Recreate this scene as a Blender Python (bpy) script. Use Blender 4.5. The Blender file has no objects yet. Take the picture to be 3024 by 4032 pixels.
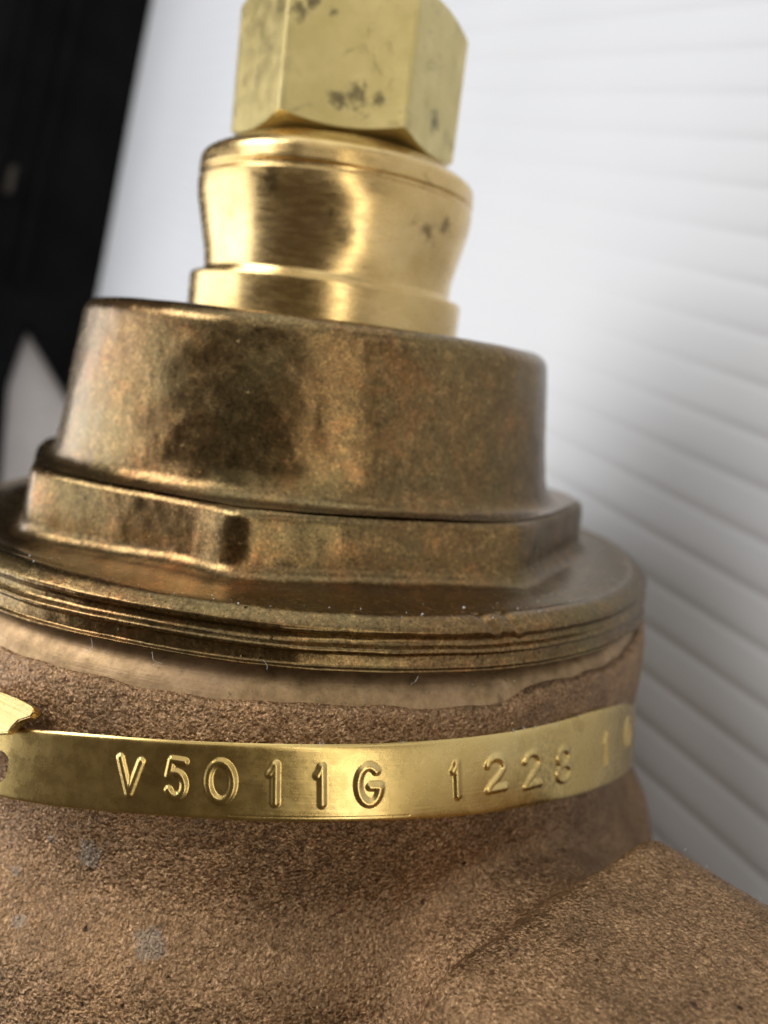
import bpy, bmesh, math, random
import numpy as np
from mathutils import Matrix, Vector

# ------------------------------------------------------------------ units: all numbers below are centimetres
S = 0.01
R = math.radians
rng = np.random.default_rng(7)
scene = bpy.context.scene

# ------------------------------------------------------------------ camera
cam_d = bpy.data.cameras.new('camera')
cam = bpy.data.objects.new('camera', cam_d)
scene.collection.objects.link(cam)
scene.camera = cam
right = Vector((0.9893071, -0.0787341, 0.1227697))
up = Vector((-0.10637701, 0.18633494, 0.97671041))
fwd = Vector((0.0997767, 0.97932642, -0.17596698))
CAM = Vector((0.0, -8.0, 0.75764))
m = Matrix.Identity(4)
for i in range(3):
    m[i][0] = right[i]; m[i][1] = up[i]; m[i][2] = -fwd[i]; m[i][3] = CAM[i] * S
cam.matrix_world = m
cam_d.sensor_fit = 'VERTICAL'
cam_d.sensor_height = 36.0
cam_d.lens = 36.0 * 3135.7 / 4032.0
cam_d.clip_start = 0.002
cam_d.clip_end = 20.0
cam_d.dof.use_dof = True
cam_d.dof.focus_distance = 4.72 * S
cam_d.dof.aperture_fstop = 27.0

# ------------------------------------------------------------------ world: dim warm room
world = bpy.data.worlds.new('World')
scene.world = world
world.use_nodes = True
bg = world.node_tree.nodes['Background']
bg.inputs['Color'].default_value = (1.0, 0.74, 0.50, 1)
bg.inputs['Strength'].default_value = 0.08


# ------------------------------------------------------------------ lamps
def area(name, loc, target, sx, sy, power, col, tall=None):
    l = bpy.data.lights.new(name, 'AREA')
    l.shape = 'RECTANGLE'; l.size = sx * S; l.size_y = sy * S
    l.energy = power; l.color = col
    o = bpy.data.objects.new(name, l)
    scene.collection.objects.link(o)
    o.location = Vector(loc) * S
    o.rotation_euler = (Vector(target) - Vector(loc)).to_track_quat('-Z', 'Y').to_euler()
    if tall:                                                     # long side along a given direction
        zz = (Vector(loc) - Vector(target)).normalized(); yy = Vector(tall); yy = (yy - zz * yy.dot(zz)).normalized()
        o.rotation_euler = Matrix((yy.cross(zz), yy, zz)).transposed().to_euler()
    return o


area('window_light', (-47, 10, -7), (0, 0, 0), 54, 40, 2.2, (0.98, 0.985, 1.0))
area('upper_window_light', (-42, -13, 32), (0, 0, 0), 30, 24, 2.2, (1.0, 0.98, 0.95))
area('ceiling_light', (-8, -4, 58), (2, 4, 0), 60, 50, 1.3, (0.93, 0.98, 1.0))
area('front_ceiling_light', (2, -40, 32), (0, 0, 0), 60, 26, 0.45, (1.0, 0.98, 0.94))
area('doorway_light', (11.5, -46, 0), (0, 0, 0), 6.5, 44, 0.40, (1.0, 0.93, 0.80), (-11, -2.6, 21))
area('far_room_light', (32, -34, -6), (0, 0, 0), 34, 50, 0.18, (1.0, 0.96, 0.88))

scene.view_settings.view_transform = 'Standard'
scene.view_settings.look = 'None'
scene.view_settings.exposure = 0.0
scene.view_settings.gamma = 1.0
scene.cycles.max_bounces = 8
scene.cycles.use_denoising = True


# ------------------------------------------------------------------ mesh helpers
def mesh_obj(name, verts, faces, mat, parent=None, smooth=True, sharp=None, normals=None):
    me = bpy.data.meshes.new(name)
    v = np.asarray(verts, dtype=float) * S
    me.from_pydata(v.tolist(), [], faces if isinstance(faces, list) else np.asarray(faces).tolist())
    me.update()
    if smooth:
        me.polygons.foreach_set('use_smooth', np.ones(len(me.polygons), dtype=bool))
        if sharp:
            me.set_sharp_from_angle(angle=R(sharp))
    if normals is not None:
        me.normals_split_custom_set_from_vertices(np.asarray(normals).tolist())
    if mat:
        me.materials.append(mat)
    o = bpy.data.objects.new(name, me)
    scene.collection.objects.link(o)
    if parent:
        o.parent = parent
    return o


def tag(o, label=None, cat=None, group=None, kind=None):
    for k, v in (('label', label), ('category', cat), ('group', group), ('kind', kind)):
        if v:
            o[k] = v
    return o


def rounded(pts, n=5):
    """pts: (r, z, radius) -> polyline with rounded corners."""
    out = []
    for i, p in enumerate(pts):
        P = np.array(p[:2], float); rad = p[2] if len(p) > 2 else 0
        if rad <= 0 or i in (0, len(pts) - 1):
            out.append(P); continue
        A = np.array(pts[i - 1][:2], float) - P; B = np.array(pts[i + 1][:2], float) - P
        la, lb = np.linalg.norm(A), np.linalg.norm(B); A /= la; B /= lb
        t = min(rad, la * .48, lb * .48)
        p0, p1 = P + A * t, P + B * t
        for k in range(n + 1):
            s = k / n
            out.append((1 - s) ** 2 * p0 + 2 * s * (1 - s) * P + s * s * p1)
    return np.array(out)


def resample(poly, step):
    out = [poly[0]]
    for a, b in zip(poly[:-1], poly[1:]):
        k = max(1, int(np.ceil(np.linalg.norm(b - a) / step)))
        for j in range(1, k + 1):
            out.append(a + (b - a) * j / k)
    return np.array(out)


def grid_faces(nk, na, wrap=True):
    """rows k of na points each"""
    k = np.arange(nk - 1)[:, None]; a = np.arange(na if wrap else na - 1)[None, :]
    b = (a + 1) % na
    return np.stack([k * na + a, k * na + b, (k + 1) * na + b, (k + 1) * na + a], -1).reshape(-1, 4)


def polar(az, r, z):
    """az in radians, 0 = towards the camera (-Y), positive to the right"""
    return np.stack([r * np.sin(az), -r * np.cos(az), z + 0 * az], -1)


def lathe(name, profile, mat, parent, na=256, step=.05, sharp=35, rfun=None):
    pr = resample(profile, step) if step else profile
    az = np.linspace(0, 2 * np.pi, na, endpoint=False)
    rows = []
    for r, z in pr:
        rr = np.full(na, r); zz = np.full(na, z)
        if rfun:
            rr, zz = rfun(az, rr, zz)
        rows.append(polar(az, rr, zz))
    V = np.concatenate(rows)
    F = grid_faces(len(pr), na)[:, ::-1]      # profile runs top to bottom -> outward
    return mesh_obj(name, V, F[:, ::-1], mat, parent, sharp=sharp)


def vnoise(P, scale, seed=0):
    """cheap smooth value noise in numpy, P (...,3)"""
    g = np.random.default_rng(seed).random((32, 32, 32))
    q = np.asarray(P) * scale
    i = np.floor(q).astype(int); f = q - i; f = f * f * (3 - 2 * f)
    out = 0
    for dx in (0, 1):
        for dy in (0, 1):
            for dz in (0, 1):
                w = (f[..., 0] if dx else 1 - f[..., 0]) * (f[..., 1] if dy else 1 - f[..., 1]) * (f[..., 2] if dz else 1 - f[..., 2])
                out = out + w * g[(i[..., 0] + dx) % 32, (i[..., 1] + dy) % 32, (i[..., 2] + dz) % 32]
    return out - .5


# ------------------------------------------------------------------ material helpers
class NT:
    def __init__(self, name):
        self.m = bpy.data.materials.new(name); self.m.use_nodes = True
        self.t = self.m.node_tree; self.n = self.t.nodes; self.l = self.t.links
        self.b = self.n['Principled BSDF']
        tc = self.n.new('ShaderNodeTexCoord')
        mp = self.n.new('ShaderNodeMapping'); mp.inputs['Scale'].default_value = (100, 100, 100)
        self.l.new(tc.outputs['Object'], mp.inputs['Vector'])
        self.co = mp.outputs['Vector']

    def scaled(self, s):
        mp = self.n.new('ShaderNodeMapping'); mp.inputs['Scale'].default_value = s
        self.l.new(self.co, mp.inputs['Vector']); return mp.outputs['Vector']

    def noise(self, scale, detail=4, rough=.6, dist=0, co=None):
        x = self.n.new('ShaderNodeTexNoise')
        x.inputs['Scale'].default_value = scale; x.inputs['Detail'].default_value = detail
        x.inputs['Roughness'].default_value = rough; x.inputs['Distortion'].default_value = dist
        self.l.new(co or self.co, x.inputs['Vector']); return x.outputs['Fac']

    def voro(self, scale, co=None):
        x = self.n.new('ShaderNodeTexVoronoi'); x.inputs['Scale'].default_value = scale
        self.l.new(co or self.co, x.inputs['Vector']); return x.outputs['Distance']

    def ramp(self, fac, stops):
        x = self.n.new('ShaderNodeValToRGB'); e = x.color_ramp.elements
        while len(e) < len(stops): e.new(.5)
        for el, (p, c) in zip(e, stops):
            el.position = p
            el.color = (c, c, c, 1) if isinstance(c, (int, float)) else (*c, 1)
        self.l.new(fac, x.inputs['Fac']); return x.outputs['Color']

    def mix(self, fac, a, b, mode='MIX'):
        x = self.n.new('ShaderNodeMix'); x.data_type = 'RGBA'; x.blend_type = mode
        for k, v in (('Factor', fac), ('A', a), ('B', b)):
            s = [i for i in x.inputs if i.name == k and (i.type == ('VALUE' if k == 'Factor' else 'RGBA'))][0]
            if hasattr(v, 'is_output'): self.l.new(v, s)
            elif isinstance(v, (int, float)): s.default_value = v if k == 'Factor' else (v, v, v, 1)
            else: s.default_value = (*v, 1)
        return [o for o in x.outputs if o.type == 'RGBA'][0]

    def math(self, op, a, b=None, clamp=False):
        x = self.n.new('ShaderNodeMath'); x.operation = op; x.use_clamp = clamp
        for i, v in enumerate((a, b)):
            if v is None: continue
            if hasattr(v, 'is_output'): self.l.new(v, x.inputs[i])
            else: x.inputs[i].default_value = v
        return x.outputs[0]

    def sep(self):
        x = self.n.new('ShaderNodeSeparateXYZ'); self.l.new(self.co, x.inputs[0]); return x.outputs

    def blob(self, c, rad, soft=.5, wob=.3, wscale=6):
        """0..1 patch round point c (cm) with a ragged edge"""
        d = self.n.new('ShaderNodeVectorMath'); d.operation = 'DISTANCE'
        self.l.new(self.co, d.inputs[0]); d.inputs[1].default_value = c
        nz = self.math('MULTIPLY', self.math('SUBTRACT', self.noise(wscale, 4, .65), .5), wob * 4 * rad)
        dd = self.math('DIVIDE', self.math('ADD', d.outputs['Value'], nz), rad)
        return self.ramp(dd, [(max(0, 1 - soft), 1.0), (1.0, 0.0)])

    def bump(self, h, strength, dist, prev=None):
        x = self.n.new('ShaderNodeBump'); x.inputs['Strength'].default_value = strength
        x.inputs['Distance'].default_value = dist * S
        self.l.new(h, x.inputs['Height'])
        if prev is not None: self.l.new(prev, x.inputs['Normal'])
        return x.outputs['Normal']

    def out(self, color=None, rough=None, metal=None, normal=None, spec=None):
        for k, v in (('Base Color', color), ('Roughness', rough), ('Metallic', metal), ('Normal', normal), ('Specular IOR Level', spec)):
            if v is None: continue
            s = self.b.inputs[k]
            if hasattr(v, 'is_output'): self.l.new(v, s)
            elif isinstance(v, (int, float)): s.default_value = v
            else: s.default_value = (*v, 1)
        return self.m


def mat_aged_bronze():
    t = NT('aged_bronze')
    big = t.noise(1.1, 3, .6, .6); mid = t.noise(9.0, 8, .8, .4); fine = t.noise(40, 6, .8)
    c = t.ramp(mid, [(.30, (.10, .060, .027)), (.44, (.175, .107, .046)), (.55, (.225, .140, .060)), (.63, (.34, .215, .085)), (.72, (.56, .38, .15))])
    rust = t.ramp(t.noise(2.6, 8, .78, .6), [(.52, 0.0), (.62, 1.0)])
    c = t.mix(t.math('MULTIPLY', rust, .6), c, (.36, .175, .066))
    olive = t.ramp(big, [(.36, 1.0), (.62, 0.0)])
    c = t.mix(t.math('MULTIPLY', olive, .55), c, (.17, .145, .066))
    speck = t.ramp(fine, [(.36, .25), (.46, .88), (.55, 1.0), (.66, 1.9)])
    c = t.mix(1.0, c, speck, 'MULTIPLY')
    pits = t.ramp(t.voro(9), [(.05, 0.0), (.12, 1.0)])
    pm = t.ramp(t.noise(2.3, 3), [(.50, 1.0), (.58, 0.0)])
    pits = t.mix(pm, pits, 1.0)
    c = t.mix(pits, (.05, .035, .02), c)
    rgh = t.ramp(mid, [(.3, .20), (.7, .31)])
    n = t.bump(t.noise(12, 7, .75), .13, .010)
    n = t.bump(t.noise(48, 4, .7), .25, .004, n)
    n = t.bump(pits, .5, .008, n)
    return t.out(c, rgh, .95, n)


def mat_cast_bronze():
    t = NT('sand_cast_bronze')
    mid = t.noise(3.0, 5, .65); fine = t.noise(46, 6, .82)
    c = t.ramp(fine, [(.33, (.11, .060, .029)), (.45, (.28, .164, .082)), (.55, (.385, .234, .122)), (.66, (.72, .49, .29))])  # brightest stop paints the glints of the grain into the colour
    tone = t.ramp(t.noise(.8, 4, .6), [(.35, .75), (.65, 1.1)])
    c = t.mix(1.0, c, tone, 'MULTIPLY')
    tone2 = t.ramp(mid, [(.3, .72), (.7, 1.2)])
    c = t.mix(1.0, c, tone2, 'MULTIPLY')
    for p, r_ in (((-1.12, -3.25, -2.52), .10), ((-1.40, -3.15, -2.5), .035), ((-1.50, -3.32, -3.0), .07), ((-1.62, -3.10, -2.78), .05), ((-.66, -3.54, -2.93), .12)):
        c = t.mix(t.math('MULTIPLY', t.math('MULTIPLY', t.blob(p, r_, .3, .45, 9), t.ramp(fine, [(.38, .3), (.52, 1.0)])), .42), c, (.25, .26, .24))
    pit = t.ramp(t.voro(5.5), [(.05, 0.0), (.13, 1.0)])
    pit = t.mix(t.ramp(t.noise(1.7, 3), [(.52, 1.0), (.60, 0.0)]), pit, 1.0)
    c = t.mix(pit, (.055, .032, .02), c)
    dirt = t.ramp(t.noise(1.4, 6, .7, .5), [(.56, 0.0), (.72, 1.0)])
    c = t.mix(t.math('MULTIPLY', dirt, .5), c, (.13, .085, .055))
    v = t.n.new('ShaderNodeTexVoronoi'); v.feature = 'SMOOTH_F1'; v.inputs['Scale'].default_value = 44; v.inputs['Smoothness'].default_value = .35
    wob = t.n.new('ShaderNodeVectorMath'); wob.operation = 'ADD'
    nz = t.n.new('ShaderNodeTexNoise'); nz.inputs['Scale'].default_value = 18; t.l.new(t.co, nz.inputs['Vector'])
    sc = t.n.new('ShaderNodeVectorMath'); sc.operation = 'SCALE'; sc.inputs['Scale'].default_value = .035
    t.l.new(nz.outputs['Color'], sc.inputs[0]); t.l.new(t.co, wob.inputs[0]); t.l.new(sc.outputs[0], wob.inputs[1]); t.l.new(wob.outputs[0], v.inputs['Vector'])
    grain = t.math('MULTIPLY', v.outputs['Distance'], t.ramp(t.noise(6, 4, .6), [(.3, .35), (.7, 1.0)]))
    n = t.bump(grain, .8, -.016)
    n = t.bump(t.noise(50, 4, .75), .8, .012, n)
    n = t.bump(t.noise(80, 3, .6), .6, .008, n)
    n = t.bump(t.noise(3.2, 4, .6), .5, .06, n)
    n = t.bump(pit, .6, .012, n)
    for sc_, k_ in ((72, .62), (40, .34)):                     # sand grains: every cell its own tilt and tone
        cv = t.n.new('ShaderNodeTexVoronoi'); cv.inputs['Scale'].default_value = sc_; t.l.new(wob.outputs[0], cv.inputs['Vector'])
        o1 = t.n.new('ShaderNodeVectorMath'); o1.operation = 'SUBTRACT'; t.l.new(cv.outputs['Color'], o1.inputs[0]); o1.inputs[1].default_value = (.5, .5, .5)
        o2 = t.n.new('ShaderNodeVectorMath'); o2.operation = 'SCALE'; t.l.new(o1.outputs[0], o2.inputs[0]); o2.inputs['Scale'].default_value = k_
        o3 = t.n.new('ShaderNodeVectorMath'); o3.operation = 'ADD'; t.l.new(n, o3.inputs[0]); t.l.new(o2.outputs[0], o3.inputs[1])
        o4 = t.n.new('ShaderNodeVectorMath'); o4.operation = 'NORMALIZE'; t.l.new(o3.outputs[0], o4.inputs[0])
        n = o4.outputs[0]
        sp = t.n.new('ShaderNodeSeparateColor'); t.l.new(cv.outputs['Color'], sp.inputs[0])
        c = t.mix(.6, c, t.mix(1.0, c, t.ramp(sp.outputs[0], [(0.0, .62), (.6, 1.0), (1.0, 1.4)]), 'MULTIPLY'))
    rgh = t.ramp(fine, [(.35, .46), (.66, .30)])
    return t.out(c, rgh, .88, n)


def mat_machined():
    t = NT('machined_bronze')
    c = t.ramp(t.noise(7, 6, .7), [(.3, (.17, .110, .052)), (.50, (.32, .212, .106)), (.75, (.52, .36, .20))])
    sp = t.ramp(t.noise(20, 4, .75), [(.30, 0.0), (.38, 1.0)])
    c = t.mix(sp, (.10, .075, .05), c)
    warm = t.ramp(t.noise(1.3, 3), [(.42, 0.0), (.62, 1.0)])
    c = t.mix(t.math('MULTIPLY', warm, .4), c, (.56, .37, .23))
    gr = t.ramp(t.noise(2.6, 6, .75), [(.54, 0.0), (.70, 1.0)])
    c = t.mix(t.math('MULTIPLY', gr, .6), c, (.20, .14, .08))
    st = t.noise(1.0, 5, .65, 0, t.scaled((1.5, 1.5, 60)))
    n = t.bump(st, .3, .006)
    n = t.bump(t.noise(30, 4), .3, .006, n)
    return t.out(c, .48, .75, n)


def mat_brass_turned(name='turned_brass', rough=.22):
    t = NT(name)
    c = t.ramp(t.noise(2.2, 5, .65), [(.3, (.58, .40, .155)), (.6, (.70, .51, .235)), (.8, (.78, .58, .32))])
    sp = t.ramp(t.noise(5.0, 6, .75, .5), [(.60, 0.0), (.72, 1.0)])
    c = t.mix(t.math('MULTIPLY', sp, .75), c, (.13, .09, .035))
    for p, r_ in (((-.56, -1.14, 2.12), .12), ((.10, -1.24, 1.80), .11), ((.80, -.98, 1.95), .10), ((-.9, -.9, 1.88), .05), ((-.98, -.8, 1.8), .03), ((.95, -.84, 2.02), .08)):
        c = t.mix(t.math('MULTIPLY', t.blob(p, r_, .7, .7, 12), .7), c, (.11, .08, .04))
    st = t.noise(1.0, 4, .6, 0, t.scaled((.8, .8, 70)))
    n = t.bump(st, .22, .005)
    n = t.bump(t.noise(1.6, 2), .25, .02, n)
    rg = t.ramp(t.noise(9, 5, .7, 0, t.scaled((.6, .6, 3))), [(.3, rough * .8), (.7, rough * 1.5)])
    return t.out(c, rg, 1.0, n)


def mat_brass_satin():
    t = NT('satin_brass')
    c = t.ramp(t.noise(2.4, 5, .65), [(.3, (.52, .43, .18)), (.7, (.66, .55, .26))])
    sp = t.ramp(t.noise(3.6, 6, .75, .7), [(.56, 0.0), (.70, 1.0)])
    c = t.mix(t.math('MULTIPLY', sp, .6), c, (.16, .12, .06))
    for p, r_ in (((.05, -.92, 2.93), .12), ((.25, -.92, 2.93), .07), ((-.46, -.92, 3.50), .10), ((-.36, -.92, 3.58), .07), ((-.2, -.92, 3.52), .05), ((-.1, -.92, 2.90), .10), ((.80, -.50, 2.95), .12), ((-.8, -.6, 3.3), .12), ((-.85, -.5, 3.1), .1)):
        c = t.mix(t.math('MULTIPLY', t.blob(p, r_, .7, .75, 13), .75), c, (.10, .08, .05))
    n = t.bump(t.noise(1, 4, .6, 0, t.scaled((14, 14, 1.2))), .15, .006)
    n = t.bump(t.noise(16, 5, .7), .15, .005, n)
    rg = t.ramp(t.noise(6, 5, .7), [(.3, .36), (.7, .52)])
    return t.out(c, rg, 1.0, n)


def mat_strap():
    t = NT('stamped_brass')
    c = t.ramp(t.noise(1.8, 5, .65, .3), [(.3, (.58, .415, .145)), (.55, (.69, .51, .20)), (.75, (.76, .59, .27))])
    sp = t.ramp(t.noise(11, 5, .75), [(.66, 0.0), (.74, 1.0)])
    c = t.mix(t.math('MULTIPLY', sp, .5), c, (.20, .13, .05))
    stain = t.ramp(t.noise(1.6, 3, .5, .2), [(.59, 0.0), (.605, 1.0)])
    c = t.mix(t.math('MULTIPLY', stain, .35), c, (.42, .29, .10))
    grime = t.blob((1.85, -3.0, -1.90), .50, 1.0, .25, 6)
    gn = t.ramp(t.noise(24, 5, .8), [(.44, 0.0), (.58, 1.0)])
    c = t.mix(t.math('MULTIPLY', t.math('MULTIPLY', grime, gn), .62), c, (.10, .075, .04))
    st = t.noise(1.0, 4, .6, 0, t.scaled((.7, .7, 60)))
    n = t.bump(st, .2, .0035)
    n = t.bump(t.noise(3.0, 3), .25, .012, n)
    n = t.bump(t.noise(40, 3), .12, .003, n)
    rg = t.ramp(t.noise(8, 5, .7), [(.3, .22), (.7, .33)])
    return t.out(c, rg, 1.0, n)


def mat_white_plastic():
    t = NT('white_corrugated_plastic')
    c = t.ramp(t.noise(.15, 3), [(.3, (.565, .583, .622)), (.7, (.605, .62, .652))])
    sp = t.ramp(t.voro(.55), [(.035, 0.0), (.07, 1.0)])
    c = t.mix(sp, (.62, .60, .58), c)
    n = t.bump(t.noise(3, 4), .1, .01)
    return t.out(c, .42, 0.0, n, .4)


def mat_black():
    t = NT('black_plastic')
    c = t.ramp(t.noise(.6, 4), [(.3, (.002, .002, .0026)), (.7, (.005, .005, .006))])
    return t.out(c, .55, 0.0, t.bump(t.noise(4, 4), .15, .02), .06)


def mat_grey():
    t = NT('grey_board')
    c = t.ramp(t.noise(.8, 5), [(.3, (.52, .48, .46)), (.7, (.60, .56, .54))])
    return t.out(c, .7, 0.0, t.bump(t.noise(5, 4), .3, .02))


def mat_lint():
    t = NT('pale_lint')
    return t.out((.62, .62, .60), .9, 0.0)


M_AGED = mat_aged_bronze(); M_CAST = mat_cast_bronze(); M_MACH = mat_machined()
M_TURN = mat_brass_turned(); M_SATIN = mat_brass_satin(); M_STRAP = mat_strap()
M_WHITE = mat_white_plastic(); M_BLACK = mat_black(); M_GREY = mat_grey(); M_LINT = mat_lint()

# ------------------------------------------------------------------ the white corrugated sheet
N = np.array([0.87297963, 0.47170061, -0.12411726])
U = np.array([-0.44341242, 0.87350158, 0.2009488])     # along the flutes, away from the camera
W = np.array([0.20320429, -0.12038907, 0.97170699])      # across the flutes
O = np.array([2.85843264, 4.84154063, 1.98805609])


def build_sheet():
    pitch = .52
    prof = []                                            # one flute: narrow groove, then a wide shallow crown
    for s, h in ((0.0, 0.0), (.07, -.010), (.14, -.004), (.22, .008), (.34, .013), (.52, .012), (.70, .009), (.86, .004)):
        prof.append((s, h))
    ws, hs = [], []
    for k in range(-85, 75):
        for s, h in prof:
            ws.append((k + s) * pitch); hs.append(h)
    ws = np.array(ws); hs = np.array(hs)
    us = np.concatenate([np.linspace(-60, 20, 81), np.linspace(22, 70, 25)])
    uu, ww = np.meshgrid(us, ws, indexing='ij')
    hh = np.broadcast_to(hs, uu.shape) + .05 * np.sin(uu * .23 + 1) + .04 * np.sin(ww * .31)
    front = O + uu[..., None] * U + ww[..., None] * W - hh[..., None] * N
    back = front + .35 * N
    nu, nw = uu.shape
    V = np.concatenate([front.reshape(-1, 3), back.reshape(-1, 3)])
    f = grid_faces(nu, nw, False)
    off = nu * nw
    F = f.tolist() + (f[:, ::-1] + off).tolist()
    for i in range(nu - 1):
        for j in (0, nw - 1):
            a, b = i * nw + j, (i + 1) * nw + j
            F.append([a, b, b + off, a + off])
    for j in range(nw - 1):
        for i in (0, nu - 1):
            a, b = i * nw + j, i * nw + j + 1
            F.append([a, b, b + off, a + off])
    o = mesh_obj('backdrop_sheet', V, F, M_WHITE, sharp=50)
    tag(o, 'white corrugated plastic sheet with fine parallel flutes behind the valve', None, None, 'structure')


build_sheet()

# ------------------------------------------------------------------ things standing on the sheet far behind
def prism(name, poly, P0, A, B, D, mat, parent=None, bevel=.25):
    bm = bmesh.new()
    vs = [bm.verts.new(Vector(P0 + a * A + b * B) * S) for a, b in poly]
    f = bm.faces.new(vs)
    ex = bmesh.ops.extrude_face_region(bm, geom=[f])
    bmesh.ops.translate(bm, verts=[v for v in ex['geom'] if isinstance(v, bmesh.types.BMVert)], vec=Vector(D) * S)
    bmesh.ops.recalc_face_normals(bm, faces=bm.faces)
    if bevel:
        bmesh.ops.bevel(bm, geom=bm.edges[:], offset=bevel * S, segments=2, affect='EDGES')
    me = bpy.data.meshes.new(name); bm.to_mesh(me); bm.free()
    me.polygons.foreach_set('use_smooth', np.ones(len(me.polygons), dtype=bool)); me.set_sharp_from_angle(angle=R(40))
    me.materials.append(mat)
    o = bpy.data.objects.new(name, me); scene.collection.objects.link(o)
    if parent: o.parent = parent
    return o



A_ = np.array([0.12239684, 0.03447057, 0.99188245])     # along the foot of the case
B_ = -N                                                   # out of the sheet
Q_ = np.array([0.47214995, -0.88108473, -0.02764256])    # towards the camera
P_ = np.array([-10.163, 28.2255, -0.7297])

case = tag(bpy.data.objects.new('equipment_case', None),
           'black out-of-focus plastic case standing on the white sheet at the left edge', 'case')
scene.collection.objects.link(case)
prism('shell', [(23, 0), (-1.9, 0), (.99, 2.46), (-1.6, 2.80), (-9, 2.1), (-10, 9), (22, 10)], P_, A_, B_, -9 * Q_, M_BLACK, case, .12)
prism('rib', [(23, 2.5), (2.6, 3.0), (2.6, 3.35), (23, 2.85)], P_ + .06 * Q_, A_, B_, .35 * Q_, M_BLACK, case, .06)
prism('rib', [(23, 4.2), (-1, 4.6), (-1, 4.9), (23, 4.5)], P_ + .06 * Q_, A_, B_, .3 * Q_, M_BLACK, case, .06)
M_BROWN = NT('brown_reflection').out((.035, .028, .02), .5, .4, None)
for a, b in ((6.9, 4.75), (7.1, 3.9), (6.6, 5.35)):
    prism('reflection_bar', [(a, b), (a - 1.1, b + .05), (a - 1.15, b + .34), (a - .1, b + .3)], P_ + .05 * Q_, A_, B_, .25 * Q_, M_BROWN, case, .06)  # raised brown bars standing in for reflections on the black plastic
prism('clip', [(16.6, 2.0), (16.1, 2.1), (15.9, 3.0), (16.2, 3.6), (16.8, 3.4)], P_ + .05 * Q_, A_, B_, .4 * Q_, M_GREY, case, .08)  # pale grey piece standing in for a highlight on the black plastic

wedge = prism('grey_block', [(-9, .02), (-1.95, .02), (.90, 2.40), (-1.62, 2.72), (-9, 2.05)], P_ - .6 * Q_, A_, B_, -5 * Q_, M_GREY, None, .1)
tag(wedge, 'blurred grey wedge block under the foot of the black case', 'block')

# ------------------------------------------------------------------ the valve
valve = bpy.data.objects.new('valve', None)
scene.collection.objects.link(valve)
tag(valve, 'old bronze and brass valve with a stamped brass band round its neck', 'valve')

# --- stem nut (hexagon, chamfered both ends)
def hex_radius(az, Rc, off, n=6):
    k = 2 * np.pi / n
    d = (az - off + k / 2) % k - k / 2                      # distance to nearest corner
    return Rc * math.cos(k / 2) / np.cos(k / 2 - np.abs(d)) - .008 * np.exp(-(d / R(1.2)) ** 2)


def build_stem_nut():
    Rc, off = 1.054, R(-31.8)
    na = 36 * 12
    az = off + np.arange(na) / na * 2 * np.pi
    rh = hex_radius(az, Rc, off)
    rows = []
    rows.append(polar(az, np.full(na, .55), np.full(na, 2.655)))
    rows.append(polar(az, np.full(na, .86), np.full(na, 2.655)))
    # bottom chamfer cone: z rises with radius
    for q in (.0, .5, 1.0):
        r = .875 + (rh - .875) * q
        rows.append(polar(az, r, 2.655 + (r - .875) * .50))
    zb = 2.655 + (rh - .875) * .50
    zt = 3.90 - (rh - .86) * .56
    for q in np.linspace(.02, .98, 14):
        rows.append(polar(az, rh * (1 - .004 * (1 - abs(2 * q - 1) ** 8) * 0), zb + (zt - zb) * q))
    for q in (0, .5, 1.0):
        r = rh + (.86 - rh) * q
        rows.append(polar(az, r, 3.90 - (r - .86) * .56))
    rows.append(polar(az, np.full(na, .42), np.full(na, 3.90)))
    V = np.concatenate(rows)
    return mesh_obj('stem_nut', V, grid_faces(len(rows), na), M_SATIN, valve, sharp=28)


build_stem_nut()
lathe('stem', rounded([(.42, 3.95), (.42, 3.6), (.62, 3.5), (.62, 2.5)]), M_TURN, valve, 64)

# --- packing nut (turned)
pk = rounded([(.60, 2.60), (1.0, 2.605, .03), (1.235, 2.485, .06), (1.278, 2.44, .04), (1.287, 2.305, .015), (1.262, 2.295, .006),
              (1.262, 2.262, .006), (1.288, 2.25, .02), (1.285, 2.12, .15), (1.255, 1.98, .14), (1.180, 1.62, .12), (1.172, 1.475, .03), (1.19, 1.44, .02), (1.19, 1.42)], 6)
lathe('packing_nut', pk, M_TURN, valve, 256, .03)
lathe('nut_collar', rounded([(1.15, 1.425), (1.285, 1.425, .015), (1.295, 1.40, .02), (1.298, 1.02)], 4), M_TURN, valve, 256, .04)

# --- bonnet: tapered cup, octagonal wrench plate, flange
def oct_radius(az):
    k = 2 * np.pi / 8; off = R(-7)
    d = (az - off + k / 2) % k - k / 2
    r = 2.74 * math.cos(k / 2) / np.cos(k / 2 - np.abs(d))
    r = r - .035 * np.exp(-(d / R(3.0)) ** 2)               # rounded corners
    deg = (np.degrees(az) + 180) % 360 - 180
    t = np.clip((deg + 17) / 9, 0, 1); t = t * t * (3 - 2 * t)
    bumpy = .055 * t * .5 * (1 - np.tanh((deg + 7.2) / 1.8)) + 0 * deg
    notch = 0 * deg
    return r + np.where(np.abs(deg + 8) < 14, bumpy + notch, 0) + .07 * np.exp(-((deg - 82) / 24) ** 2)


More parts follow.
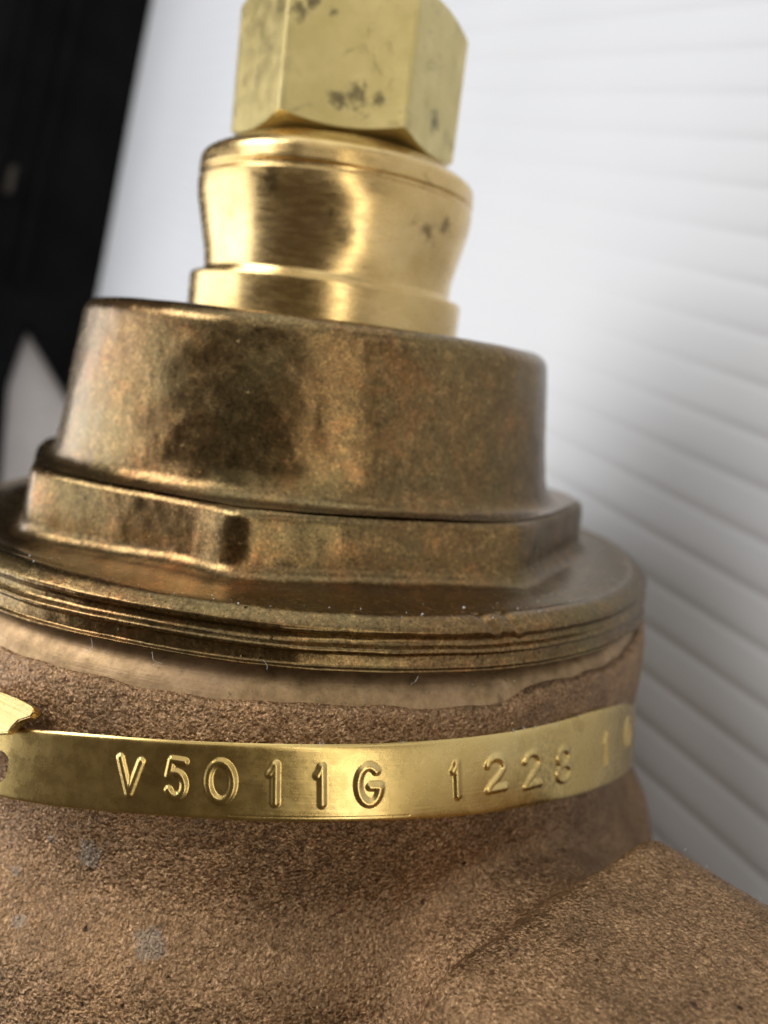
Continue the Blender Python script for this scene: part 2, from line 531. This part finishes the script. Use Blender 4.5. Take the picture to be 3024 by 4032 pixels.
def build_bonnet():
    na = 1080
    az = np.linspace(0, 2 * np.pi, na, endpoint=False)
    ro = oct_radius(az)
    kern = np.exp(-(np.arange(-12, 13) / 5.0) ** 2); kern /= kern.sum()
    ro = sum(np.roll(ro, k - 12) * kern[k] for k in range(25))
    deg = (np.degrees(az) + 180) % 360 - 180
    left = np.clip((-deg - 5) / 50, 0, 1) * np.clip((185 + deg) / 60, 0, 1); left = left * left * (3 - 2 * left)
    tilt = -.20 * np.exp(-((deg + 112) / 46) ** 2)                       # the flange sags a little at the back left
    zf = -.72 - .13 * left
    ztop = -.27 - .07 * np.clip((-deg - 5) / 60, 0, 1) * (deg < 0)      # plate top a little lower at the left
    rows = []
    cup = resample(rounded([(1.1, 1.055), (2.10, 1.06, .10), (2.185, .985, .10), (2.335, -.10)], 6), .045)
    for r, z in cup:
        rows.append((np.full(na, r), np.full(na, z)))
    # fillet cup -> plate top -> plate edge -> side -> fillet -> flange top
    for q in np.linspace(0, 1, 9)[1:]:
        a = q * np.pi / 2
        rows.append((2.345 + .13 * (1 - np.cos(a)) , -.10 + (ztop + .10) * np.sin(a)))
    wide = ro - 2.475
    for q in (.25, .5, .72):
        rows.append((2.475 + wide * q, ztop - .004 * q))
    for q in np.linspace(0, 1, 7):
        a = q * np.pi / 2
        rows.append((ro - .085 + .085 * np.sin(a), ztop - .006 - .085 * (1 - np.cos(a))))
    zs = ztop - .10
    for q in np.linspace(0, 1, 8)[1:]:
        rows.append((ro + .02 * q, zs + (zf + .10 - zs) * q))
    for q in np.linspace(0, 1, 8)[1:]:
        a = q * np.pi / 2
        rows.append((ro + .02 + .14 * (1 - np.cos(a)), zf + .10 - .13 * np.sin(a)))
    fl = resample(rounded([(2.86, -.752), (3.20, -.765, .04), (3.235, -.748, .03), (3.30, -.755, .06), (3.376, -.82, .07), (3.374, -.85, .03), (3.335, -.885, .03),
                           (3.338, -.925, .03), (3.385, -.950, .02), (3.388, -.972, .015), (3.360, -.986, .015), (3.366, -1.072, .02), (3.396, -1.080, .006), (3.396, -1.094, .006),
                           (3.20, -1.098), (3.05, -1.10)], 4), .03)
    start = rows[-1][0]
    for q in (.35, .7):
        rows.append((start + (3.12 - start) * q, (zf - .03) * (1 - q ** 3) - .752 * q ** 3))
    for r, z in fl:
        if r < 3.12 and z > -.9: continue
        rows.append((np.full(na, r), z + tilt))
    V = []
    for r, z in rows:
        P = polar(az, r + 0 * az, z + 0 * az)
        amp = .012
        w = vnoise(P, 2.3, 1) * amp * 1.6 + vnoise(P, 7.0, 2) * amp * .7 + vnoise(P, 17.0, 3) * amp * .35
        d = polar(az, np.ones(na), np.zeros(na))
        P = P + d * w[:, None]; P[:, 2] += vnoise(P, 3.1, 4) * amp * .8
        if np.ndim(r) == 0 or np.asarray(r).min() > 3.2:
            lowz = P[:, 2] < -.84
            P[:, 2] += np.where(lowz, vnoise(P * np.array([1, 1, .01]), 1.1, 21) * .016, 0)
            P += d * (np.where(lowz, vnoise(P * np.array([1, 1, 2.5]), 3.0, 22) * .012, 0))[:, None]
        V.append(P)
    # two file nicks on the flange lip
    V = np.concatenate(V)
    aa = np.degrees(np.arctan2(V[:, 0], -V[:, 1]))
    for c0 in (22.6, 26.0):
        lip = (V[:, 2] < -.72) & (V[:, 2] > -.90) & (np.hypot(V[:, 0], V[:, 1]) > 3.2)
        line = np.exp(-((aa - c0 - (V[:, 2] + .8) * -14) / .5) ** 2)
        V[lip, 2] -= (.02 * line)[lip]
    return mesh_obj('bonnet', V, grid_faces(len(rows), na), M_AGED, valve, sharp=50)


build_bonnet()

# --- machined seat ring between bonnet and body
def wavy(az):
    d = (np.degrees(az) + 180) % 360 - 180
    return .008 * vnoise(polar(az, np.full(len(az), 3.4), np.zeros(len(az))), 9.0, 31) + .010 * np.sin(az * 5 + 1) + .007 * np.sin(az * 13 + .5) + .008 * np.sin(az * 41) * np.sin(az * 7) + .075 * (1 / (1 + np.exp(-(d - 27) / 1.4))) * (d < 150) \
        + .02 * np.exp(-((d - 26) / 2.5) ** 2) * -1


lathe('seat_ring', rounded([(3.05, -1.085), (3.19, -1.105, .03), (3.345, -1.23, .10), (3.41, -1.37), (3.412, -1.42)], 6), M_MACH, valve, 256, .05)

# --- body: cast neck flaring into the globe, with a hexagonal port end at the front right
def body_r(z):
    zz = [-9.0, -7.5, -6.2, -5.2, -4.4, -3.8, -3.4, -3.105, -3.01, -2.925, -2.787, -2.70, -2.60, -2.40, -1.8]
    rr = [1.0, 3.0, 3.7, 3.94, 3.96, 3.95, 3.90, 3.79, 3.725, 3.645, 3.525, 3.475, 3.445, 3.44, 3.44]
    return np.interp(z, zz, rr)


PA = R(32)
pa = np.array([math.sin(PA), -math.cos(PA), 0]); pt = np.array([math.cos(PA), math.sin(PA), 0])


def smin(a, b, k):
    h = np.clip(.5 + .5 * (b - a) / k, 0, 1)
    return b + (a - b) * h - k * h * (1 - h)


def smax(a, b, k):
    return -smin(-a, -b, k)


def port_sdf(P, sgn):
    s = P @ (pa * sgn); t = (P @ pt) * sgn; z = P[..., 2]
    tc, zc, Ra = -.06, -4.02, 1.72
    q, w = t - tc, z - zc
    d = None
    for k in range(6):
        a = R(-11 + 60 * k)
        f = q * math.sin(a) + w * math.cos(a) - Ra
        d = f if d is None else smax(d, f, .16)
    d = smax(d, 4.02 - s, .14)
    d = smax(d, s - 5.75, .14)
    pipe = smax(np.hypot(q, w) - 1.50, np.maximum(s - 5.9, -s), .05)
    return smin(d, pipe, .25)


def body_sdf(P):
    r = np.hypot(P[..., 0], P[..., 1]); z = P[..., 2]
    d = (r - body_r(z)) * .8
    d = smax(d, z + 1.96, .01)
    d = smax(d, -8.6 - z, .3)
    for sgn in (1, -1):
        d = smin(d, port_sdf(P, sgn), .13)
    return d


def surface_nets(sdf, lo, hi, h):
    ax = [np.arange(a, b + h, h) for a, b in zip(lo, hi)]
    G = np.stack(np.meshgrid(*ax, indexing='ij'), -1)
    D = sdf(G)
    ins = D < 0
    nx, ny, nz = D.shape
    cells = np.zeros((nx - 1, ny - 1, nz - 1), int)
    for dx in (0, 1):
        for dy in (0, 1):
            for dz in (0, 1):
                cells += ins[dx:nx - 1 + dx, dy:ny - 1 + dy, dz:nz - 1 + dz]
    act = (cells > 0) & (cells < 8)
    idx = -np.ones(act.shape, int); idx[act] = np.arange(act.sum())
    ijk = np.argwhere(act)
    V = np.array(lo) + (ijk + .5) * h
    for _ in range(6):                                       # pull the vertices onto the surface
        e = 1e-3
        d = sdf(V)
        g = np.stack([(sdf(V + e * np.eye(3)[i]) - d) / e for i in range(3)], -1)
        V = V - .8 * (d / np.maximum((g ** 2).sum(-1), .05))[:, None] * g
    g /= np.maximum(np.linalg.norm(g, axis=1), 1e-6)[:, None]
    faces = []
    for axis in range(3):
        a0 = [slice(None)] * 3; a1 = [slice(None)] * 3
        a0[axis] = slice(0, -1); a1[axis] = slice(1, None)
        s0 = ins[tuple(a0)]; s1 = ins[tuple(a1)]
        for flip, msk in ((False, s0 & ~s1), (True, ~s0 & s1)):
            e = np.argwhere(msk)
            u, v = (axis + 1) % 3, (axis + 2) % 3
            ok = (e[:, u] > 0) & (e[:, v] > 0) & (e[:, u] < D.shape[u] - 1) & (e[:, v] < D.shape[v] - 1)
            e = e[ok]
            q = []
            for du, dv in ((-1, -1), (0, -1), (0, 0), (-1, 0)):
                c = e.copy(); c[:, u] += du; c[:, v] += dv
                q.append(idx[c[:, 0], c[:, 1], c[:, 2]])
            q = np.stack(q, -1)
            faces.append(q[:, ::-1] if flip else q)
    return V, np.concatenate(faces), g


def build_body():
    V, F, g = surface_nets(body_sdf, (-6.3, -6.6, -8.8), (6.3, 6.6, -1.85), .075)
    w = vnoise(V, 1.6, 5) * .035 + vnoise(V, 5.0, 6) * .016 + vnoise(V, 11.0, 8) * .008
    V = V + g * w[:, None]
    # neck: lathe from the machined edge down behind the band
    na = 720
    az = np.linspace(0, 2 * np.pi, na, endpoint=False)
    rows = []
    for r, z, k in ((3.36, -1.325, 1), (3.418, -1.335, 1), (3.432, -1.350, 1), (3.44, -1.38, .9), (3.45, -1.45, .6), (3.458, -1.55, .3), (3.462, -1.7, .1), (3.46, -1.85, 0), (3.445, -1.95, 0), (3.43, -2.05, 0)):
        P = polar(az, np.full(na, r), z - wavy(az) * -1 * k)
        rows.append(P + polar(az, np.ones(na), np.zeros(na)) * (vnoise(P, 5, 9) * .012 + vnoise(P, 16, 10) * .008)[:, None])
    V2 = np.concatenate(rows); F2 = grid_faces(len(rows), na) + len(V)
    return mesh_obj('body', np.concatenate([V, V2]), np.concatenate([F, F2]), M_CAST, valve)


build_body()

# ------------------------------------------------------------------ stamped band
BAND_AZ = np.array([-180, -120, -80, -60, -45, -28.5, -19.4, -11, -4, 3.9, 12, 17, 28.7, 41.4, 52, 62, 75, 90, 120, 180.])
TOP = np.array([-2.10, -2.12, -2.06, -1.95, -1.84, -1.73, -1.63, -1.575, -1.535, -1.51, -1.495, -1.49, -1.49, -1.50, -1.62, -1.80, -1.98, -2.05, -2.08, -2.10])
BOT = np.array([-2.62, -2.64, -2.56, -2.45, -2.335, -2.222, -2.14, -2.07, -2.046, -2.025, -2.022, -2.036, -2.072, -2.16, -2.28, -2.44, -2.54, -2.58, -2.61, -2.62])
RB_AZ = np.array([-180, -75, -60, -28, -18, -5, 10, 30, 45, 60, 80, 180.])
RB = np.array([3.49, 3.52, 3.60, 3.60, 3.565, 3.535, 3.525, 3.525, 3.525, 3.50, 3.49, 3.49])


def smooth_tab(x, xp, fp):
    """smoothed piecewise-linear table"""
    return sum(np.interp(x + k, xp, fp) * w for k, w in ((-5, .08), (-3.3, .14), (-1.7, .18), (0, .2), (1.7, .18), (3.3, .14), (5, .08)))


def arc(cx, cy, rx, ry, a0, a1, n=24):
    a = np.radians(np.linspace(a0, a1, n))
    return [(cx + rx * math.cos(t), cy + ry * math.sin(t)) for t in a]


GLYPH = {
    'V': [[(0, 1), (.5, 0)], [(1, 1), (.5, 0)]],
    '5': [[(.95, 1), (.25, 1)], [(.25, 1), (.10, .55)], arc(.50, .33, .46, .33, 128, -148)],
    '0': [arc(.5, .5, .5, .5, 0, 360, 48)],
    '1': [[(.85, 1), (.85, 0)], [(.85, 1), (.55, .88), (.05, .76)]],
    'G': [arc(.5, .5, .5, .5, 48, 350, 36), [(.98, .46), (.55, .46)]],
    '2': [arc(.5, .72, .46, .28, 165, -25, 22) + [(.62, .38), (.25, .18), (.04, 0)], [(.04, 0), (1, 0)]],
    '8': [arc(.52, .745, .40, .255, 0, 360, 32), arc(.52, .25, .48, .25, 0, 360, 36)],
}
# character, left edge az, width az, z top, z bottom
TEXT = [('V', -15.75, 2.75, -1.73, -1.965), ('5', -11.0, 2.4, -1.69, -1.935), ('0', -6.95, 3.05, -1.665, -1.925), ('1', -.95, 1.25, -1.65, -1.91),
        ('1', 3.75, 1.15, -1.645, -1.905), ('G', 7.85, 2.9, -1.64, -1.90), ('1', 18.3, 1.15, -1.645, -1.895), ('2', 22.5, 3.0, -1.645, -1.89),
        ('2', 27.8, 3.05, -1.665, -1.92), ('8', 33.1, 3.1, -1.70, -1.96), ('1', 43.7, 1.4, -1.74, -2.02), ('0', 52.3, 3.6, -1.80, -2.08)]


def band_surface(azd, v):
    """azd degrees, v 0 (top) .. 1 (bottom) -> radius, z"""
    zt = smooth_tab(azd, BAND_AZ, TOP); zb = smooth_tab(azd, BAND_AZ, BOT)
    front = np.clip((75 - np.abs(azd - 12)) / 25, 0, 1)             # the band leans out a little at its lower edge
    return smooth_tab(azd, RB_AZ, RB) + .09 * (v - .5) * front, zt + (zb - zt) * v + .05 * (v - .5) * front


SLOT = dict(a0=-36.5, a1=-27.75, rad=.085, v0=.36, v1=.82)


def build_band():
    azd = np.concatenate([np.linspace(-180, -42, 140, endpoint=False), np.linspace(-42, 60, 1350, endpoint=False), np.linspace(60, 180, 120)])
    nv = 112
    v = np.linspace(0, 1, nv)
    AZ, VV = np.meshgrid(azd, v, indexing='xy')               # rows v, columns az
    rad, Z = band_surface(AZ, VV)
    X = AZ * math.pi / 180 * 3.52                               # arc length
    h = np.zeros_like(Z); own = -np.ones(Z.shape, int)
    for gi, (ch, a0, wd, zt, zb) in enumerate(TEXT):
        cols = np.where((azd > a0 - 1.6) & (azd < a0 + wd + 1.9))[0]
        c0, c1 = cols[0], cols[-1] + 1
        x, z = X[:, c0:c1], Z[:, c0:c1]
        d = np.full(x.shape, 9.0)
        for st in GLYPH[ch]:
            p = np.array([((a0 + .30 + gx * (wd - .60) + .35 * (1 - gy)) * math.pi / 180 * 3.52, zb + .018 + (zt - zb - .036) * gy) for gx, gy in st])
            for A, B in zip(p[:-1], p[1:]):
                e = B - A; L = max(e @ e, 1e-9)
                t = np.clip(((x - A[0]) * e[0] + (z - A[1]) * e[1]) / L, 0, 1)
                d = np.minimum(d, np.hypot(x - A[0] - t * e[0], z - A[1] - t * e[1]))
        hw = .035
        q = np.clip(1 - d / hw, 0, 1)
        hh = (.0132 + .0012 * math.sin(gi * 2.7) + (.003 if gi >= 6 else 0)) * (.5 - .5 * np.cos(np.clip(q * 1.1, 0, 1) * np.pi))
        h[:, c0:c1] += hh
        o = own[:, c0:c1]; o[(d < hw * .98)] = gi
    # gentle crown, rolled edges
    edge = np.minimum(VV, 1 - VV) * .54
    crown = -.012 * np.exp(-edge / .012) + .002 * np.sin(X * 2.1) * np.sin(VV * 3)
    line = -.0018 * np.exp(-((VV - .93) / .008) ** 2) * ((AZ > -4) & (AZ < 14))
    rad = rad + h + crown + line
    P = polar(np.radians(AZ), rad, Z)
    # analytic normals from the grid, shared by the band and its raised characters
    du = np.gradient(P, axis=1); dv = np.gradient(P, axis=0)
    nrm = np.cross(dv, du); nrm /= np.linalg.norm(nrm, axis=-1, keepdims=True)
    na = len(azd)
    flip = np.sign((nrm * polar(np.radians(AZ), 1.0 + 0 * AZ, 0 * AZ)).sum(-1).mean())
    nrm *= flip
    F = grid_faces(nv, na, False)
    fo = own.reshape(-1)[F]
    fown = np.where((fo >= 0).sum(1) >= 3, fo.max(1), -1)
    # slot cut through the band
    fx = X.reshape(-1)[F].mean(1); fv = VV.reshape(-1)[F].mean(1) * .54
    xa, xb = SLOT['a0'] * math.pi / 180 * 3.52, SLOT['a1'] * math.pi / 180 * 3.52
    va, vb = SLOT['v0'] * .54, SLOT['v1'] * .54

    def slot_d(x, vv):
        cx, cv = (xa + xb) / 2, (va + vb) / 2
        qx = np.abs(x - cx) - (xb - xa) / 2 + SLOT['rad']; qv = np.abs(vv - cv) - (vb - va) / 2 + SLOT['rad']
        return np.hypot(np.maximum(qx, 0), np.maximum(qv, 0)) + np.minimum(np.maximum(qx, qv), 0) - SLOT['rad']

    hole = slot_d(fx, fv) < 0
    front = P.reshape(-1, 3)
    inner = front - .028 * nrm.reshape(-1, 3)
    nV = len(front)
    # band mesh = front faces without characters, plus inner sheet and the four rims
    keep = F[(fown < 0) & ~hole]
    inn = F[~hole][:, ::-1] + nV
    rim = []
    top = np.arange(na); bot = (nv - 1) * na + np.arange(na)
    for line_, s in ((top, 1), (bot, -1)):
        a, b = line_[:-1], line_[1:]
        q = np.stack([a, a + nV, b + nV, b], -1)
        rim.append(q if s > 0 else q[:, ::-1])
    # wall of the slot
    ed = {}
    for f in F[hole].tolist():
        for a, b in zip(f, f[1:] + f[:1]):
            if (b, a) in ed: del ed[(b, a)]
            else: ed[(a, b)] = 1
    wall = np.array([[a, b, b + nV, a + nV] for a, b in ed])
    V = np.concatenate([front, inner])
    NRM = np.concatenate([nrm.reshape(-1, 3), -nrm.reshape(-1, 3)])
    allf = np.concatenate([keep, inn] + rim + [wall])
    # winding so that the front faces outward
    a, b, c = V[keep[0, 0]], V[keep[0, 1]], V[keep[0, 2]]
    if np.cross(b - a, c - a) @ NRM[keep[0, 0]] < 0:
        allf = allf[:, ::-1]; F = F[:, ::-1]
    used = np.unique(allf); remap = -np.ones(len(V), int); remap[used] = np.arange(len(used))
    band = mesh_obj('tag_band', V[used], remap[allf], M_STRAP, valve, normals=NRM[used])
    tag(band, 'thin bright brass band stamped V5011G 1228')
    for gi, (ch, *_r) in enumerate(TEXT):
        g = F[(fown == gi) & ~hole]
        if not len(g): continue
        used = np.unique(g); remap = -np.ones(len(V), int); remap[used] = np.arange(len(used))
        o = mesh_obj('raised_letter' if ch.isalpha() else 'raised_digit', V[used], remap[g], M_STRAP, band, normals=NRM[used])
    # folded clasp ear above the slot
    out = [(-1.988, -2.913, -1.581), (-1.799, -3.034, -1.565), (-1.676, -3.115, -1.558), (-1.562, -3.195, -1.559), (-1.526, -3.228, -1.57), (-1.521, -3.241, -1.583), (-1.537, -3.249, -1.61), (-1.617, -3.225, -1.655), (-1.633, -3.228, -1.675), (-1.651, -3.231, -1.698), (-1.668, -3.242, -1.731), (-1.888, -3.142, -1.807)]
    bm = bmesh.new()
    vs = [bm.verts.new(Vector(q) * S) for q in out]
    f = bm.faces.new(vs)
    ex = bmesh.ops.extrude_face_region(bm, geom=[f])
    nn = Vector((.497, .709, -.5)) * .07 * S
    bmesh.ops.translate(bm, verts=[q for q in ex['geom'] if isinstance(q, bmesh.types.BMVert)], vec=nn)
    bmesh.ops.recalc_face_normals(bm, faces=bm.faces)
    bmesh.ops.bevel(bm, geom=bm.edges[:], offset=.008 * S, segments=2, affect='EDGES')
    me = bpy.data.meshes.new('clasp'); bm.to_mesh(me); bm.free()
    me.polygons.foreach_set('use_smooth', np.ones(len(me.polygons), dtype=bool)); me.set_sharp_from_angle(angle=R(40))
    me.materials.append(M_STRAP)
    o = bpy.data.objects.new('clasp', me); scene.collection.objects.link(o); o.parent = band; me.materials[0] = M_TURN


build_band()

# ------------------------------------------------------------------ lint and dust caught on ledges
def build_lint():
    V, F = [], []

    def speck(p, s):
        b = len(V); r3 = rng.normal(size=(3, 3)) * s
        for k in range(3): V.append(np.array(p) + r3[k])
        V.append(np.array(p) + rng.normal(size=3) * s)
        for f in ((0, 1, 2), (0, 2, 3), (0, 3, 1), (1, 3, 2)): F.append([b + q for q in f])

    def fibre(p, d, n, s):
        d = np.array(d, float); p = np.array(p, float); b = len(V)
        for k in range(n):
            q = .0016
            V.extend([p + (q, 0, 0), p + (-q * .5, 0, q), p + (-q * .5, q, -q * .5)])
            d = d + rng.normal(size=3) * .5; d /= np.linalg.norm(d); p = p + d * s
            if k:
                o = b + 3 * (k - 1)
                for a in range(3):
                    c = (a + 1) % 3
                    F.append([o + a, o + c, o + 3 + c, o + 3 + a])

    def on(azd, r, z): return polar(np.array(R(azd)), r, z)

    for _ in range(46):                                        # on the flange floor and lip
        a = rng.uniform(-35, 70); speck(on(a, rng.uniform(3.0, 3.33), -.745), rng.uniform(.003, .008))
    for _ in range(34):                                        # along the seat ring
        a = rng.uniform(-30, 60); q = rng.uniform(0, 1); speck(on(a, 3.35 + .06 * q + .004, -1.20 - .15 * q), rng.uniform(.002, .006))
    for _ in range(24):                                        # along the upper edge of the band
        a = rng.uniform(-28, 55); speck(on(a, float(smooth_tab(np.array(a), RB_AZ, RB)) - .05, float(smooth_tab(np.array(a), BAND_AZ, TOP)) - .02), rng.uniform(.003, .006))
    for a, z in ((-2, -1.11), (14, -1.11), (-14, -1.10), (-21, -1.10)):
        fibre(on(a, 3.40, z), on(a + 60, 1, -.3), 7, .025)
    for a in (-27, -26, 4, 31, 33):
        fibre(on(a, 3.53, float(smooth_tab(np.array(a), BAND_AZ, TOP))), on(a - 40, .6, .8), 6, .012)
    for _ in range(9):                                         # fuzz on the corner of the port end
        s = rng.uniform(4.1, 5.3); p = pa * s + pt * .50 + np.array([0, 0, -2.13])
        fibre(p + rng.normal(size=3) * .02, rng.normal(size=3) + np.array([0, 0, .2]), 4, .009)
    o = mesh_obj('lint', np.array(V), F, M_LINT, valve)
    tag(o, 'pale lint and dust caught on the ledges', None, None, 'stuff')


build_lint()
